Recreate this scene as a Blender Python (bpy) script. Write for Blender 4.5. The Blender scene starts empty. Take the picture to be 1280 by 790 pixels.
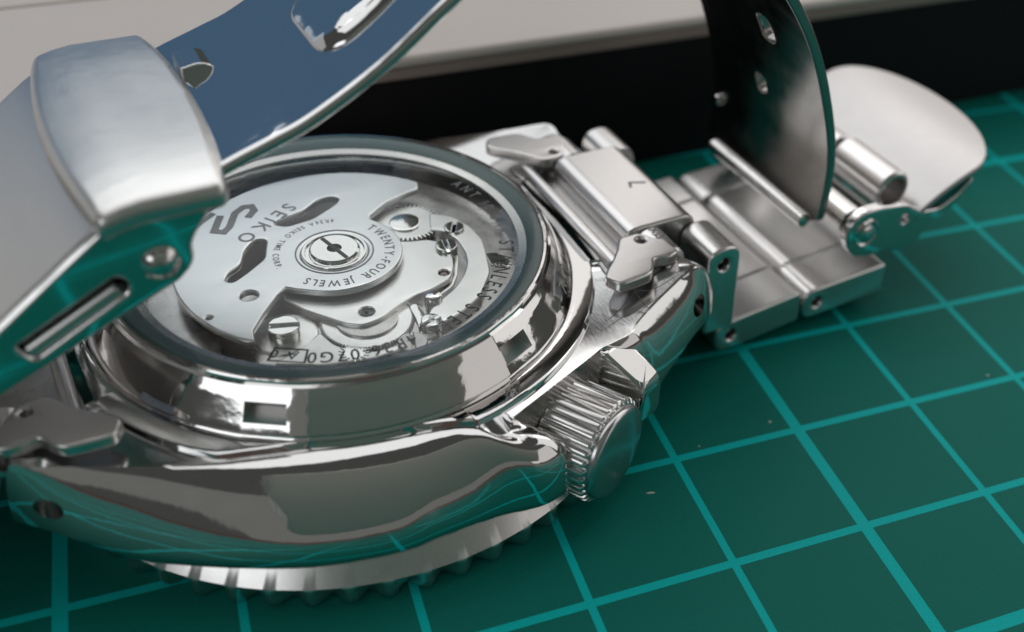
import bpy, bmesh, math, random
from mathutils import Vector, Matrix
random.seed(7)
R = math.radians
S = bpy.context.scene
COL = S.collection
S.unit_settings.scale_length = 0.01            # one unit is one centimetre

# ------------------------------------------------------------------ camera
CAM = Vector((-3.64657, -5.07993, 5.75702))
M = Matrix(((0.92049601, -0.38285031, 0.07818395), (-0.18476741, -0.60275991, -0.77623547), (0.34430814, 0.7000758, -0.62557635)))
cd = bpy.data.cameras.new("camera")
cam = bpy.data.objects.new("camera", cd); COL.objects.link(cam)
rot = Matrix((M[0], -M[1], -M[2])).transposed()
cam.matrix_world = Matrix.Translation(CAM) @ rot.to_4x4()
cd.sensor_width = 36.0
cd.lens = 1400.81361 / 1280 * 36
cd.shift_x = -(837.0094 - 640) / 1280
cd.shift_y = (414.88 - 395) / 1280
cd.clip_start = 0.05; cd.clip_end = 500
cd.dof.use_dof = True; cd.dof.focus_distance = 7.45; cd.dof.aperture_fstop = 0.27; cd.dof.aperture_blades = 0
S.camera = cam
S.render.resolution_x = 1024; S.render.resolution_y = 632
S.cycles.use_denoising = True
S.cycles.max_bounces = 10; S.cycles.glossy_bounces = 7; S.cycles.transparent_max_bounces = 12
S.cycles.caustics_reflective = True
S.cycles.sample_clamp_indirect = 6

# ------------------------------------------------------------------ room light
W = bpy.data.worlds.new("World"); S.world = W; W.use_nodes = True
bg = W.node_tree.nodes["Background"]
bg.inputs[0].default_value = (0.98, 1.0, 0.93, 1); bg.inputs[1].default_value = 0.065

WX, WY, WA = -3.013, 1.51, R(9.1)
def local_dir(x, y, z):
    c, s = math.cos(WA), math.sin(WA)
    return Vector((c * x - s * y, s * x + c * y, z)).normalized()
def area(name, d, dist, sx, sy, radiance, color):
    l = bpy.data.lights.new(name, 'AREA'); l.shape = 'RECTANGLE'; l.size = sx; l.size_y = sy
    l.energy = radiance * math.pi * sx * sy; l.color = color
    o = bpy.data.objects.new(name, l); COL.objects.link(o)
    v = local_dir(*d); o.location = Vector((WX, WY, 1)) + v * dist
    o.rotation_euler = (-v).to_track_quat('-Z', 'Y').to_euler()
    return o
area("window_light", (0.672, 0.444, 0.60), 40, 33, 32, 1.08, (1.0, 0.965, 0.945))
area("ceiling_light", (-0.02, 0.33, 0.945), 45, 56, 40, 1.05, (0.99, 0.99, 1.0))
area("back_fill_light", (-0.074, 0.705, 0.705), 42, 33, 17, 1.1, (0.98, 0.99, 1.0))  # added lamp that brightens the movement under the glass back
area("side_window_light", (-0.79, -0.40, 0.46), 45, 28, 15, 1.7, (0.95, 0.98, 1.0))
area("far_blue_fill", (-0.10, 0.945, 0.285), 52, 44, 33, 0.15, (0.03, 0.43, 1.0))  # added dim blue lamp, mirrored as the blue of the left blade
area("left_fill_light", (-0.70, 0.68, 0.12), 52, 36, 26, 0.35, (1.0, 1.0, 1.0))  # added neutral lamp that greys the clasp plate's reflection
area("right_window_light", (0.88, -0.10, 0.46), 45, 34, 34, 0.9, (1.0, 0.98, 0.96))
area("front_fill_light", (-0.15, -0.93, 0.34), 60, 80, 60, 0.10, (0.98, 1.0, 0.94))  # added weak fill from the front, lifts reflections in the flank
area("front_right_light", (0.55, -0.77, 0.30), 45, 36, 26, 0.6, (1.0, 0.95, 0.93))
S.view_settings.view_transform = 'Standard'; S.view_settings.look = 'None'
S.view_settings.exposure = 0.0; S.view_settings.gamma = 1.0

# ------------------------------------------------------------------ materials
def newmat(name):
    m = bpy.data.materials.new(name); m.use_nodes = True
    nt = m.node_tree; b = nt.nodes["Principled BSDF"]
    return m, nt, b
def N(nt, t, **k):
    n = nt.nodes.new(t)
    for a, v in k.items(): setattr(n, a, v)
    return n
def plain(name, col, rough=0.5, metal=0.0, spec=0.5):
    m, nt, b = newmat(name)
    b.inputs["Base Color"].default_value = (*col, 1); b.inputs["Roughness"].default_value = rough
    b.inputs["Metallic"].default_value = metal; b.inputs["Specular IOR Level"].default_value = spec
    return m
def steel(name, col=(0.72, 0.71, 0.70), r0=0.06, r1=0.14, stretch=(1, 1, 1), scale=6.0, bump=0.0, smudge=2.5):
    """steel with a grain (stretch) and smudges that vary its gloss"""
    m, nt, b = newmat(name)
    tc = N(nt, 'ShaderNodeTexCoord'); mp = N(nt, 'ShaderNodeMapping'); mp.inputs['Scale'].default_value = stretch
    nt.links.new(tc.outputs['Object'], mp.inputs['Vector'])
    n1 = N(nt, 'ShaderNodeTexNoise'); n1.inputs['Scale'].default_value = scale; n1.inputs['Detail'].default_value = 4
    nt.links.new(mp.outputs[0], n1.inputs['Vector'])
    n2 = N(nt, 'ShaderNodeTexNoise'); n2.inputs['Scale'].default_value = smudge; n2.inputs['Detail'].default_value = 5; n2.inputs['Roughness'].default_value = 0.65
    nt.links.new(tc.outputs['Object'], n2.inputs['Vector'])
    mx = N(nt, 'ShaderNodeMath', operation='MULTIPLY'); nt.links.new(n1.outputs[0], mx.inputs[0]); nt.links.new(n2.outputs[0], mx.inputs[1])
    mr = N(nt, 'ShaderNodeMapRange'); mr.inputs[1].default_value = 0.12; mr.inputs[2].default_value = 0.42
    mr.inputs[3].default_value = r0; mr.inputs[4].default_value = r1
    nt.links.new(mx.outputs[0], mr.inputs[0]); nt.links.new(mr.outputs[0], b.inputs['Roughness'])
    b.inputs["Metallic"].default_value = 1; b.inputs["Base Color"].default_value = (*col, 1)
    if bump:
        bp = N(nt, 'ShaderNodeBump'); bp.inputs['Strength'].default_value = bump; bp.inputs['Distance'].default_value = 0.01
        nt.links.new(n1.outputs[0], bp.inputs['Height']); nt.links.new(bp.outputs[0], b.inputs['Normal'])
    return m
POL = steel("polished_steel", r0=0.035, r1=0.11)
SATIN = steel("satin_steel", (0.73, 0.715, 0.705), r0=0.27, r1=0.31, stretch=(2, 30, 2), scale=18, bump=0.015, smudge=14)
BRX = steel("brushed_steel_lengthwise", (0.74, 0.73, 0.72), r0=0.27, r1=0.32, stretch=(1.2, 40, 40), scale=9, bump=0.025, smudge=14)
BRUSHD = steel("brushed_steel_diagonal", (0.66, 0.66, 0.66), r0=0.06, r1=0.12, stretch=(30, 2, 2), scale=6, bump=0.04)
MOV = steel("movement_plate_steel", (0.9, 0.885, 0.87), r0=0.28, r1=0.36, stretch=(2, 60, 2), scale=9, bump=0.008, smudge=9)
ROT = steel("rotor_steel", (0.82, 0.825, 0.83), r0=0.30, r1=0.325, stretch=(50, 3, 3), scale=9, bump=0.0, smudge=9)
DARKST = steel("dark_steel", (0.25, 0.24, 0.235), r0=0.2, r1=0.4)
MIDST = steel("grey_steel", (0.5, 0.485, 0.475), r0=0.2, r1=0.36)
HOLE = plain("hole_dark", (0.01, 0.01, 0.01), 0.6)
INK = plain("black_print", (0.02, 0.02, 0.02), 0.4)
GREYINK = plain("grey_engraving", (0.24, 0.24, 0.25), 0.5, 0.3)
ETCH = plain("light_etching", (0.55, 0.54, 0.52), 0.5, 0.6)
RUBY = plain("jewel_pink", (0.55, 0.42, 0.42), 0.1)
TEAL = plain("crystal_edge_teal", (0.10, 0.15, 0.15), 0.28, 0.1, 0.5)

def radial_grain(m, k=90):
    """turn the grain of a brushed material into rings round the object's z axis"""
    nt = m.node_tree; tc = [n for n in nt.nodes if n.type == 'TEX_COORD'][0]; mp = [n for n in nt.nodes if n.type == 'MAPPING'][0]
    return m

# glass of the display back: clear, reflecting by angle
GL = bpy.data.materials.new("clear_crystal"); GL.use_nodes = True
nt = GL.node_tree; nt.nodes.clear()
o_ = N(nt, 'ShaderNodeOutputMaterial'); mixs = N(nt, 'ShaderNodeMixShader'); tr = N(nt, 'ShaderNodeBsdfTransparent'); gg = N(nt, 'ShaderNodeBsdfGlossy')
tr.inputs[0].default_value = (0.95, 0.975, 0.97, 1); gg.inputs['Roughness'].default_value = 0.02
lw = N(nt, 'ShaderNodeLayerWeight'); pw = N(nt, 'ShaderNodeMath', operation='POWER'); pw.inputs[1].default_value = 5
fr = N(nt, 'ShaderNodeMath', operation='MULTIPLY_ADD'); fr.inputs[1].default_value = 0.95; fr.inputs[2].default_value = 0.045
nt.links.new(lw.outputs['Facing'], pw.inputs[0]); nt.links.new(pw.outputs[0], fr.inputs[0])
nt.links.new(fr.outputs[0], mixs.inputs[0]); nt.links.new(tr.outputs[0], mixs.inputs[1]); nt.links.new(gg.outputs[0], mixs.inputs[2]); nt.links.new(mixs.outputs[0], o_.inputs[0])

# the cutting mat: green vinyl, printed centimetre grid with a heavier line every fifth centimetre
def mat_vinyl():
    m, nt, b = newmat("cutting_mat_vinyl")
    tc = N(nt, 'ShaderNodeTexCoord'); sp = N(nt, 'ShaderNodeSeparateXYZ'); nt.links.new(tc.outputs['Object'], sp.inputs[0])
    def M_(op, a, bb=None, cc=None):
        n = N(nt, 'ShaderNodeMath', operation=op)
        for i, v in enumerate((a, bb, cc)):
            if v is None: continue
            if isinstance(v, (int, float)): n.inputs[i].default_value = v
            else: nt.links.new(v, n.inputs[i])
        return n.outputs[0]
    def lines(c, period, half, off):
        f = M_('ADD', c, off + period / 2); f = M_('DIVIDE', f, period); f = M_('FRACT', f); f = M_('SUBTRACT', f, 0.5); f = M_('ABSOLUTE', f); f = M_('MULTIPLY', f, period)
        return M_('LESS_THAN', f, half)
    l = M_('MAXIMUM', M_('MAXIMUM', lines(sp.outputs[0], 1, 0.027, 0), lines(sp.outputs[1], 1, 0.030, 0)),
           M_('MAXIMUM', lines(sp.outputs[0], 5, 0.044, 0), lines(sp.outputs[1], 5, 0.046, 2)))
    n1 = N(nt, 'ShaderNodeTexNoise'); n1.inputs['Scale'].default_value = 60; n1.inputs['Detail'].default_value = 3
    nt.links.new(tc.outputs['Object'], n1.inputs['Vector'])
    n2 = N(nt, 'ShaderNodeTexNoise'); n2.inputs['Scale'].default_value = 0.6; n2.inputs['Detail'].default_value = 4
    nt.links.new(tc.outputs['Object'], n2.inputs['Vector'])
    c1 = N(nt, 'ShaderNodeMix', data_type='RGBA'); c1.inputs['A'].default_value = (0.004, 0.134, 0.107, 1); c1.inputs['B'].default_value = (0.006, 0.158, 0.127, 1)
    nt.links.new(n2.outputs[0], c1.inputs['Factor'])
    c2 = N(nt, 'ShaderNodeMix', data_type='RGBA'); c2.inputs['B'].default_value = (0.002, 0.46, 0.45, 1)
    wear = M_('MULTIPLY', l, M_('MULTIPLY_ADD', n1.outputs[0], 0.5, 0.68)); wear = M_('MINIMUM', wear, 1)
    nt.links.new(wear, c2.inputs['Factor']); nt.links.new(c1.outputs['Result'], c2.inputs['A']); nt.links.new(c2.outputs['Result'], b.inputs['Base Color'])
    b.inputs['Roughness'].default_value = 0.4; b.inputs['Specular IOR Level'].default_value = 0.06
    bp = N(nt, 'ShaderNodeBump'); bp.inputs['Strength'].default_value = 0.25; bp.inputs['Distance'].default_value = 0.01
    nt.links.new(n1.outputs[0], bp.inputs['Height']); nt.links.new(bp.outputs[0], b.inputs['Normal'])
    return m
VINYL = mat_vinyl()
WOOD = steel("table_wood", (0.13, 0.045, 0.03), 0.35, 0.55, (1, 14, 1), 1.0, 0.02); WOOD.node_tree.nodes["Principled BSDF"].inputs["Metallic"].default_value = 0
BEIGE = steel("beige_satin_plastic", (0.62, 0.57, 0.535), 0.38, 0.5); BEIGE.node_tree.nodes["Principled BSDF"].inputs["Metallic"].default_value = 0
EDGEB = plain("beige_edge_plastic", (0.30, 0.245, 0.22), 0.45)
BLACK = plain("black_matte_plastic", (0.006, 0.006, 0.008), 0.6, 0, 0.2)

# ------------------------------------------------------------------ mesh helpers
def finish(me, mat, sharp=35):
    if mat is not None and not me.materials: me.materials.append(mat)
    me.shade_smooth()
    if sharp: me.set_sharp_from_angle(angle=R(sharp))
    return me
def link(name, me, parent=None, loc=(0, 0, 0), rz=0):
    o = bpy.data.objects.new(name, me); COL.objects.link(o); o.location = loc; o.rotation_euler = (0, 0, rz)
    if parent: o.parent = parent
    if len(me.polygons) > 5 and name not in ("letter", "watch_case", "bezel", "crown", "cutter", "crown_shoulder", "shoulder_step"):
        m = o.modifiers.new("face_weighted_normals", 'WEIGHTED_NORMAL'); m.mode = 'FACE_AREA'; m.weight = 90; m.keep_sharp = True
    return o
def tag(o, label=None, cat=None, group=None, kind=None):
    for k, v in (('label', label), ('category', cat), ('group', group), ('kind', kind)):
        if v: o[k] = v
    return o
def from_data(name, v, f, mat, parent=None, sharp=35):
    me = bpy.data.meshes.new(name); me.from_pydata([tuple(x) for x in v], [], f); me.validate()
    bm = bmesh.new(); bm.from_mesh(me); bmesh.ops.recalc_face_normals(bm, faces=bm.faces); bm.to_mesh(me); bm.free()
    return link(name, finish(me, mat, sharp), parent)
def fillet(pts, r, n=4):
    out = []; L = len(pts)
    rs = r if isinstance(r, (list, tuple)) else [r] * L
    for i, p in enumerate(pts):
        p = Vector(p); a = Vector(pts[i - 1]) - p; b = Vector(pts[(i + 1) % L]) - p
        rr = min(rs[i], a.length * 0.48, b.length * 0.48)
        if rr < 1e-4: out.append(tuple(p)); continue
        A = p + a.normalized() * rr; B = p + b.normalized() * rr
        for k in range(n + 1):
            t = k / n; q = A * (1 - t) ** 2 + p * 2 * t * (1 - t) + B * t ** 2; out.append(tuple(q))
    return out
def circle(c, r, n=24, a0=0):
    return [(c[0] + r * math.cos(a0 + 2 * math.pi * k / n), c[1] + r * math.sin(a0 + 2 * math.pi * k / n)) for k in range(n)]
def prism_mesh(name, poly, a0, a1, holes=(), bevel=0.0, plane='xy', mat=None, fn=None, sharp=35, res=2):
    """outline (with holes) given thickness a0..a1; plane 'xy' stands it along z, 'xz' along y"""
    cu = bpy.data.curves.new(name, 'CURVE'); cu.dimensions = '2D'; cu.fill_mode = 'BOTH'
    for pl in [poly, *holes]:
        s = cu.splines.new('POLY'); s.points.add(len(pl) - 1); s.use_cyclic_u = True
        for q, p in zip(s.points, pl): q.co = (p[0], p[1], 0, 1)
    t = (a1 - a0) / 2
    bevel = min(bevel, t * 0.95)
    cu.extrude = t - bevel; cu.bevel_depth = bevel; cu.offset = -bevel; cu.bevel_resolution = res
    ob = bpy.data.objects.new(name, cu); me = bpy.data.meshes.new_from_object(ob)
    bpy.data.objects.remove(ob); bpy.data.curves.remove(cu)
    mid = (a0 + a1) / 2
    for v in me.vertices:
        x, y, z = v.co
        v.co = (x, y, z + mid) if plane == 'xy' else (x, mid - z, y)
        if fn: v.co = fn(v.co)
    me.materials.clear(); me.name = name
    bm = bmesh.new(); bm.from_mesh(me); bmesh.ops.remove_doubles(bm, verts=bm.verts, dist=1e-5)
    bmesh.ops.recalc_face_normals(bm, faces=bm.faces); bm.to_mesh(me); bm.free()
    return finish(me, mat, sharp)
def prism(name, poly, a0, a1, mat, parent=None, holes=(), bevel=0.0, plane='xy', fn=None, sharp=35, res=2):
    return link(name, prism_mesh(name, poly, a0, a1, holes, bevel, plane, mat, fn, sharp, res), parent)
def lathe(name, prof, mat, parent=None, n=96, axis=None, origin=(0, 0, 0), rf=None, closed=False, sharp=35):
    """profile of (radius, height) turned round an axis"""
    v, f = [], []; Lp = len(prof)
    ax = Vector(axis).normalized() if axis else Vector((0, 0, 1))
    e1 = ax.orthogonal().normalized() if axis else Vector((1, 0, 0)); e2 = ax.cross(e1)
    for k in range(n):
        a = 2 * math.pi * k / n; d = e1 * math.cos(a) + e2 * math.sin(a)
        for (r, h) in prof:
            if rf: r = rf(a, r, h)
            v.append(Vector(origin) + d * r + ax * h)
    for k in range(n):
        for j in range(Lp if closed else Lp - 1):
            a, b = k * Lp + j, k * Lp + (j + 1) % Lp; c, d = ((k + 1) % n) * Lp + (j + 1) % Lp, ((k + 1) % n) * Lp + j
            f.append((a, b, c, d))
    if not closed:
        if prof[0][0] > 1e-4: f.append(tuple(k * Lp for k in range(n)))
        if prof[-1][0] > 1e-4: f.append(tuple(k * Lp + Lp - 1 for k in range(n)))
    o = from_data(name, v, f, mat, parent, sharp)
    bm = bmesh.new(); bm.from_mesh(o.data); bmesh.ops.remove_doubles(bm, verts=bm.verts, dist=1e-6); bmesh.ops.recalc_face_normals(bm, faces=bm.faces); bm.to_mesh(o.data); bm.free()
    finish(o.data, mat, sharp)
    return o
def rod(name, p, q, r, mat, parent=None, n=24, bev=0.02):
    p, q = Vector(p), Vector(q); L = (q - p).length; b = min(bev, r * 0.6, L / 3)
    return lathe(name, [(0, 0), (r - b, 0), (r - b * 0.3, b * 0.3), (r, b), (r, L - b), (r - b * 0.3, L - b * 0.3), (r - b, L), (0, L)], mat, parent, n, (q - p), p)
_gl = {}
def glyph(ch):
    if ch not in _gl:
        cu = bpy.data.curves.new("g", 'FONT'); cu.body = ch; cu.size = 1; cu.offset = 0.012; cu.resolution_u = 3
        ob = bpy.data.objects.new("g", cu); me = bpy.data.meshes.new_from_object(ob)
        vs = [v.co.copy() for v in me.vertices]; fs = [tuple(p.vertices) for p in me.polygons]
        bpy.data.objects.remove(ob); bpy.data.curves.remove(cu); bpy.data.meshes.remove(me)
        if vs:
            x0 = min(v.x for v in vs); x1 = max(v.x for v in vs); vs = [Vector((v.x - x0, v.y, 0)) for v in vs]
        else: x0, x1 = 0, 0.32
        _gl[ch] = (vs, fs, x1 - x0)
    return _gl[ch]
def lettering(name, txt, place, size, mat, parent, gap=0.12, sx=1.0, total=None):
    """letters set along a path; place(s) gives point, right and up at distance s"""
    wd = [glyph(c)[2] * size * sx for c in txt]; full = sum(wd) + gap * size * (len(txt) - 1)
    k = 1.0
    if total: gap_ = (total - sum(wd)) / max(1, len(txt) - 1)
    else: gap_ = gap * size
    s = 0
    for c, w in zip(txt, wd):
        vs, fs, _ = glyph(c); P, X, Y = place(s + w / 2); s += w + gap_
        if not vs: continue
        me = bpy.data.meshes.new(name); me.from_pydata([tuple(P + X * (q.x * size * sx - w / 2) + Y * (q.y * size)) for q in vs], [], fs); me.materials.append(mat)
        link(name, me, parent)
def arc(r, a0, z, outward=True, slope=0.0):
    """outward: reads clockwise with letter tops away from the centre"""
    def place(s):
        a = a0 - s / r if outward else a0 + s / r
        d = Vector((math.cos(a), math.sin(a), 0)); t = Vector((math.sin(a), -math.cos(a), 0))
        if outward: return d * r + Vector((0, 0, z)), t, d
        return d * r + Vector((0, 0, z)), -t, -d
    return place
def line(p, d, z):
    d = Vector((*d, 0)).normalized(); u = Vector((-d.y, d.x, 0))
    return lambda s: (Vector((*p, z)) + d * s, d, u)
def cr(pts, n=6):
    out = []; L = len(pts)
    for i in range(L - 1):
        p0, p1, p2, p3 = (Vector(pts[max(i - 1, 0)]), Vector(pts[i]), Vector(pts[i + 1]), Vector(pts[min(i + 2, L - 1)]))
        for k in range(n):
            t = k / n
            out.append(0.5 * (2 * p1 + (p2 - p0) * t + (2 * p0 - 5 * p1 + 4 * p2 - p3) * t * t + (3 * p1 - p0 - 3 * p2 + p3) * t ** 3))
    out.append(Vector(pts[-1])); return out
def empty(name, loc, rz=0):
    o = bpy.data.objects.new(name, None); COL.objects.link(o); o.location = loc; o.rotation_euler = (0, 0, rz); o.empty_display_size = 0.5
    return o
def box_mesh(name, x0, x1, y0, y1, z0, z1, mat, bevel=0.02):
    return prism_mesh(name, fillet([(x0, y0), (x1, y0), (x1, y1), (x0, y1)], bevel), z0, z1, (), bevel, 'xy', mat)

# ------------------------------------------------------------------ setting
t = link("table", box_mesh("table", -70, 70, -50, 60, -3, -0.31, WOOD, 0.1)); tag(t, kind='structure')
mat_o = link("cutting_mat", prism_mesh("cutting_mat", fillet([(-19.4, -10.5), (11.5, -10.5), (11.5, 12), (-19.4, 12)], 0.5), -0.3, 0.0, (), 0.02, 'xy', VINYL))
tag(mat_o, "green vinyl cutting mat printed with a teal centimetre grid under the watch", "cutting mat")

# pale slab with a black front behind the watch
bx = empty("storage_box", (0.73, 3.94, 0), R(4.42))
tag(bx, "blurred beige topped flat box with a black front behind the watch", "box")
link("body", box_mesh("body", -14, 15.5, 0.04, 16, 0.002, 1.28, BLACK, 0.03), bx)
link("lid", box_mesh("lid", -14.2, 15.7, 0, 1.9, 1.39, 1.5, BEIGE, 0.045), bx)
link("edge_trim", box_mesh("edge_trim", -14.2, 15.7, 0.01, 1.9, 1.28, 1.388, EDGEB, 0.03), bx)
link("lid_panel", box_mesh("lid_panel", -14.2, 15.7, 1.93, 16.2, 1.30, 1.5, BEIGE, 0.03), bx)

# ------------------------------------------------------------------ the watch
watch = empty("wrist_watch", (WX, WY, 0), WA)
tag(watch, "steel wrist watch lying face down with its glass back and open bracelet upward", "watch")

CRN = steel("crown_steel", (0.74, 0.73, 0.72), r0=0.2, r1=0.28)
# case: widest outline (W) half way up, top edge (T) towards the back
near_r = [((1.72, 0.0), (1.70, 0.0), 1), ((1.70, -0.58), (1.68, -0.58), 1), ((2.42, -0.90), (2.24, -0.90), 1), ((2.56, -0.98), (2.28, -1.06), 0), ((2.38, -1.16), (2.10, -1.14), 0),
          ((2.05, -1.35), (1.85, -1.25), 0), ((1.80, -1.48), (1.64, -1.36), 0), ((1.66, -1.54), (1.55, -1.43), 0), ((1.48, -1.56), (1.42, -1.45), 0),
          ((1.29, -1.47), (1.29, -1.46), 1), ((0.90, -1.63), (0.90, -1.62), 0), ((0.50, -1.80), (0.49, -1.79), 1)]
near_l = [((0.64, -1.81), (0.46, -1.815), 0), ((0.745, -1.865), (0.45, -1.84), 0), ((0.80, -1.955), (0.425, -1.862), 0), ((0.755, -2.05), (0.38, -1.862), 0), ((0.57, -2.10), (0.325, -1.83), 0), ((0.28, -2.06), (0.23, -1.772), 0), ((-0.08, -2.05), (0.08, -1.71), 0),
          ((-0.38, -2.045), (-0.185, -1.648), 0), ((-0.83, -1.925), (-0.63, -1.535), 0), ((-1.23, -1.725), (-1.065, -1.41), 0), ((-1.62, -1.475), (-1.465, -1.28), 0),
          ((-1.96, -1.23), (-1.85, -1.13), 0), ((-2.14, -1.08), (-2.08, -1.05), 0), ((-2.26, -0.97), (-2.17, -1.0), 1), ((-2.24, -0.86), (-2.14, -0.87), 1), ((-1.70, -0.58), (-1.68, -0.58), 1), ((-1.72, 0), (-1.70, 0), 1)]
far_l = [((-1.70, 0.58), (-1.68, 0.58), 1), ((-2.24, 0.86), (-2.14, 0.87), 1), ((-2.27, 0.97), (-2.17, 1.0), 1), ((-1.98, 1.27), (-1.85, 1.2), 0), ((-1.64, 1.52), (-1.465, 1.38), 0), ((-1.25, 1.76), (-1.065, 1.55), 0), ((-0.84, 1.96), (-0.63, 1.69), 0), ((0, 2.10), (0, 1.8), 0),
         ((0.84, 1.96), (0.75, 1.76), 0), ((1.25, 1.78), (1.2, 1.62), 0), ((1.64, 1.58), (1.6, 1.48), 0), ((2.05, 1.42), (1.95, 1.36), 0), ((2.42, 1.22), (2.24, 1.26), 0), ((2.46, 1.06), (2.28, 1.14), 1), ((2.40, 0.92), (2.24, 0.95), 1), ((1.70, 0.58), (1.68, 0.58), 1), ((1.72, 0.0), (1.70, 0.0), 1)]
ctl = near_r + near_l + far_l
Wp, Tp = [], []; seg = [0]
for i in range(1, len(ctl)):
    seg.append(i)
    if ctl[i][2] or i == len(ctl) - 1:
        a = cr([ctl[j][0] for j in seg], 6); b = cr([ctl[j][1] for j in seg], 6)
        Wp += a[:-1]; Tp += b[:-1]; seg = [i]
n = len(Wp); V = []; F = []; rings = 0
def ztop(p):
    d = max(0, min(1, (-1.78 - p.y) / 0.08)); d = d * d * (3 - 2 * d) if 0.2 < p.x < 0.475 else 0     # the flank rounds down at its end
    return 0.945 + 0.12 * max(0, min(1, (abs(p.x) - 1.1) / 1.15)) ** 1.5 - 0.05 * d
def add_ring(pts):
    global rings
    V.extend(pts)
    if rings:
        a, b = (rings - 1) * n, rings * n
        for k in range(n): F.append((a + k, a + (k + 1) % n, b + (k + 1) % n, b + k))
    rings += 1
def tipf(p): t = max(0, min(1, (abs(p.x) - 1.65) / 0.6)); return t * t * (3 - 2 * t)
for ins, z in ((0.17, 0.305), (0.09, 0.325), (0.04, 0.36), (0.01, 0.405)):
    add_ring([Vector((p.x - p.normalized().x * ins * (1 + 1.2 * tipf(p)), p.y - p.normalized().y * ins * (1 + 1.2 * tipf(p)), z + 0.20 * tipf(p))) for p in Wp])
for k in range(13):
    t = R(84) * k / 12; pts = []
    for w, u in zip(Wp, Tp):
        d = max(0, min(1, w.x / 0.5)) if w.y < -1.78 else 0
        e_ = 2 / 1.62 - 0.50 * d * d * (3 - 2 * d)                   # fuller where the flank ends by the crown
        gx = (1 - math.cos(t) ** e_) / (1 - math.cos(R(84)) ** e_); gz = math.sin(t) ** e_ / math.sin(R(84)) ** e_
        zw = 0.45 + 0.16 * tipf(w)
        pts.append(Vector((*(w + (u - w) * gx), zw + (ztop(u) - zw) * gz)))
    add_ring(pts)
def lipr(u): return min(1.79, u.length - 0.02)
for k in (0.05, 0.4, 0.7, 1.0):
    add_ring([Vector((*(u + (u.normalized() * lipr(u) - u) * k), ztop(u) + (0.945 - ztop(u)) * k)) for u in Tp])
for dr, z in ((-0.012, 0.975), (-0.03, 0.985)):
    add_ring([Vector((*(u.normalized() * max(1.636, lipr(u) + dr)), z)) for u in Tp])
for r_, z in ((1.632, 0.985), (1.625, 0.93)):
    add_ring([Vector((*(u.normalized() * r_), z)) for u in Tp])
F.append(tuple(range(n))); F.append(tuple((rings - 1) * n + k for k in range(n)))
CASE = steel("case_steel", (0.70, 0.695, 0.69), r0=0.03, r1=0.09)
case = from_data("watch_case", V, F, CASE, watch, 32)
# brushed flat round the back, polished flanks
case.data.materials.append(BRUSHD)
nflat = (4 + 13)
for p in case.data.polygons:
    idx = p.index // n
    if nflat <= idx <= nflat + 2 and p.index < n * (rings - 1): p.material_index = 1
def bore(ob, p, q, r):
    c = rod("cutter", p, q, r, None, None, 24, 0.001)
    c.parent = ob.parent
    m = ob.modifiers.new("b", 'BOOLEAN'); m.object = c; m.operation = 'DIFFERENCE'; m.solver = 'EXACT'
    bpy.context.view_layer.update()
    dg = bpy.context.evaluated_depsgraph_get(); me = bpy.data.meshes.new_from_object(ob.evaluated_get(dg))
    ob.modifiers.remove(m); old = ob.data; ob.data = me; me.name = ob.name
    cm = c.data; bpy.data.objects.remove(c); bpy.data.meshes.remove(cm); bpy.data.meshes.remove(old)
for (x, z) in ((-2.07, 0.76), (2.26, 0.80)):
    bore(case, (x, -1.5, z), (x, -0.74, z), 0.075 if x > 0 else 0.07)
finish(case.data, None, 32)
# guard beyond the crown
gb = bmesh.new()
A = Vector((0.5, -0.866)); Pp = Vector((0.866, 0.5))
for ax, pe, z in ((1.84, 0.36, 0.94), (1.95, 0.37, 0.935), (1.98, 0.58, 0.925), (1.90, 0.64, 0.94), (2.235, 0.60, 0.765), (2.235, 0.385, 0.765), (2.275, 0.61, 0.69), (2.255, 0.39, 0.69), (2.28, 0.60, 0.42), (2.24, 0.39, 0.42), (1.82, 0.36, 0.42), (1.86, 0.74, 0.42), (1.90, 0.71, 0.80)):
    q = A * ax + Pp * pe; gb.verts.new((q.x, q.y, z))
bmesh.ops.convex_hull(gb, input=gb.verts)
bmesh.ops.bevel(gb, geom=gb.edges[:], offset=0.02, segments=3, affect='EDGES', profile=0.5)
gm = bpy.data.meshes.new("crown_guard"); gb.to_mesh(gm); gb.free()
link("crown_guard", finish(gm, POL, 30), case)
# the crown's recess is satin inside
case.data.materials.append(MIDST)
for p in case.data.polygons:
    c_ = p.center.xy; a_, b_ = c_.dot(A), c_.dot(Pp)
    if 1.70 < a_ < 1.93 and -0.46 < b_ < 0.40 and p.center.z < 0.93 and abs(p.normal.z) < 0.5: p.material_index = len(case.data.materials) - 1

# bezel with its coin edge, resting on the mat
def bez_r(a, r, h):
    if h < 0.172 and r > 1.9:
        c = 0.5 + 0.5 * math.cos(a * 56); return r - 0.085 * (1 - c) ** 1.1 * min(1, (0.178 - h) / 0.04)
    return r
lathe("bezel", [(1.5, 0.03), (1.84, 0.0), (2.02, 0.0), (2.07, 0.02), (2.085, 0.05), (2.09, 0.10), (2.09, 0.14), (2.088, 0.17), (2.082, 0.185), (1.985, 0.300), (1.97, 0.315), (1.5, 0.315)], SATIN, watch, 560, rf=bez_r, sharp=28)

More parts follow.
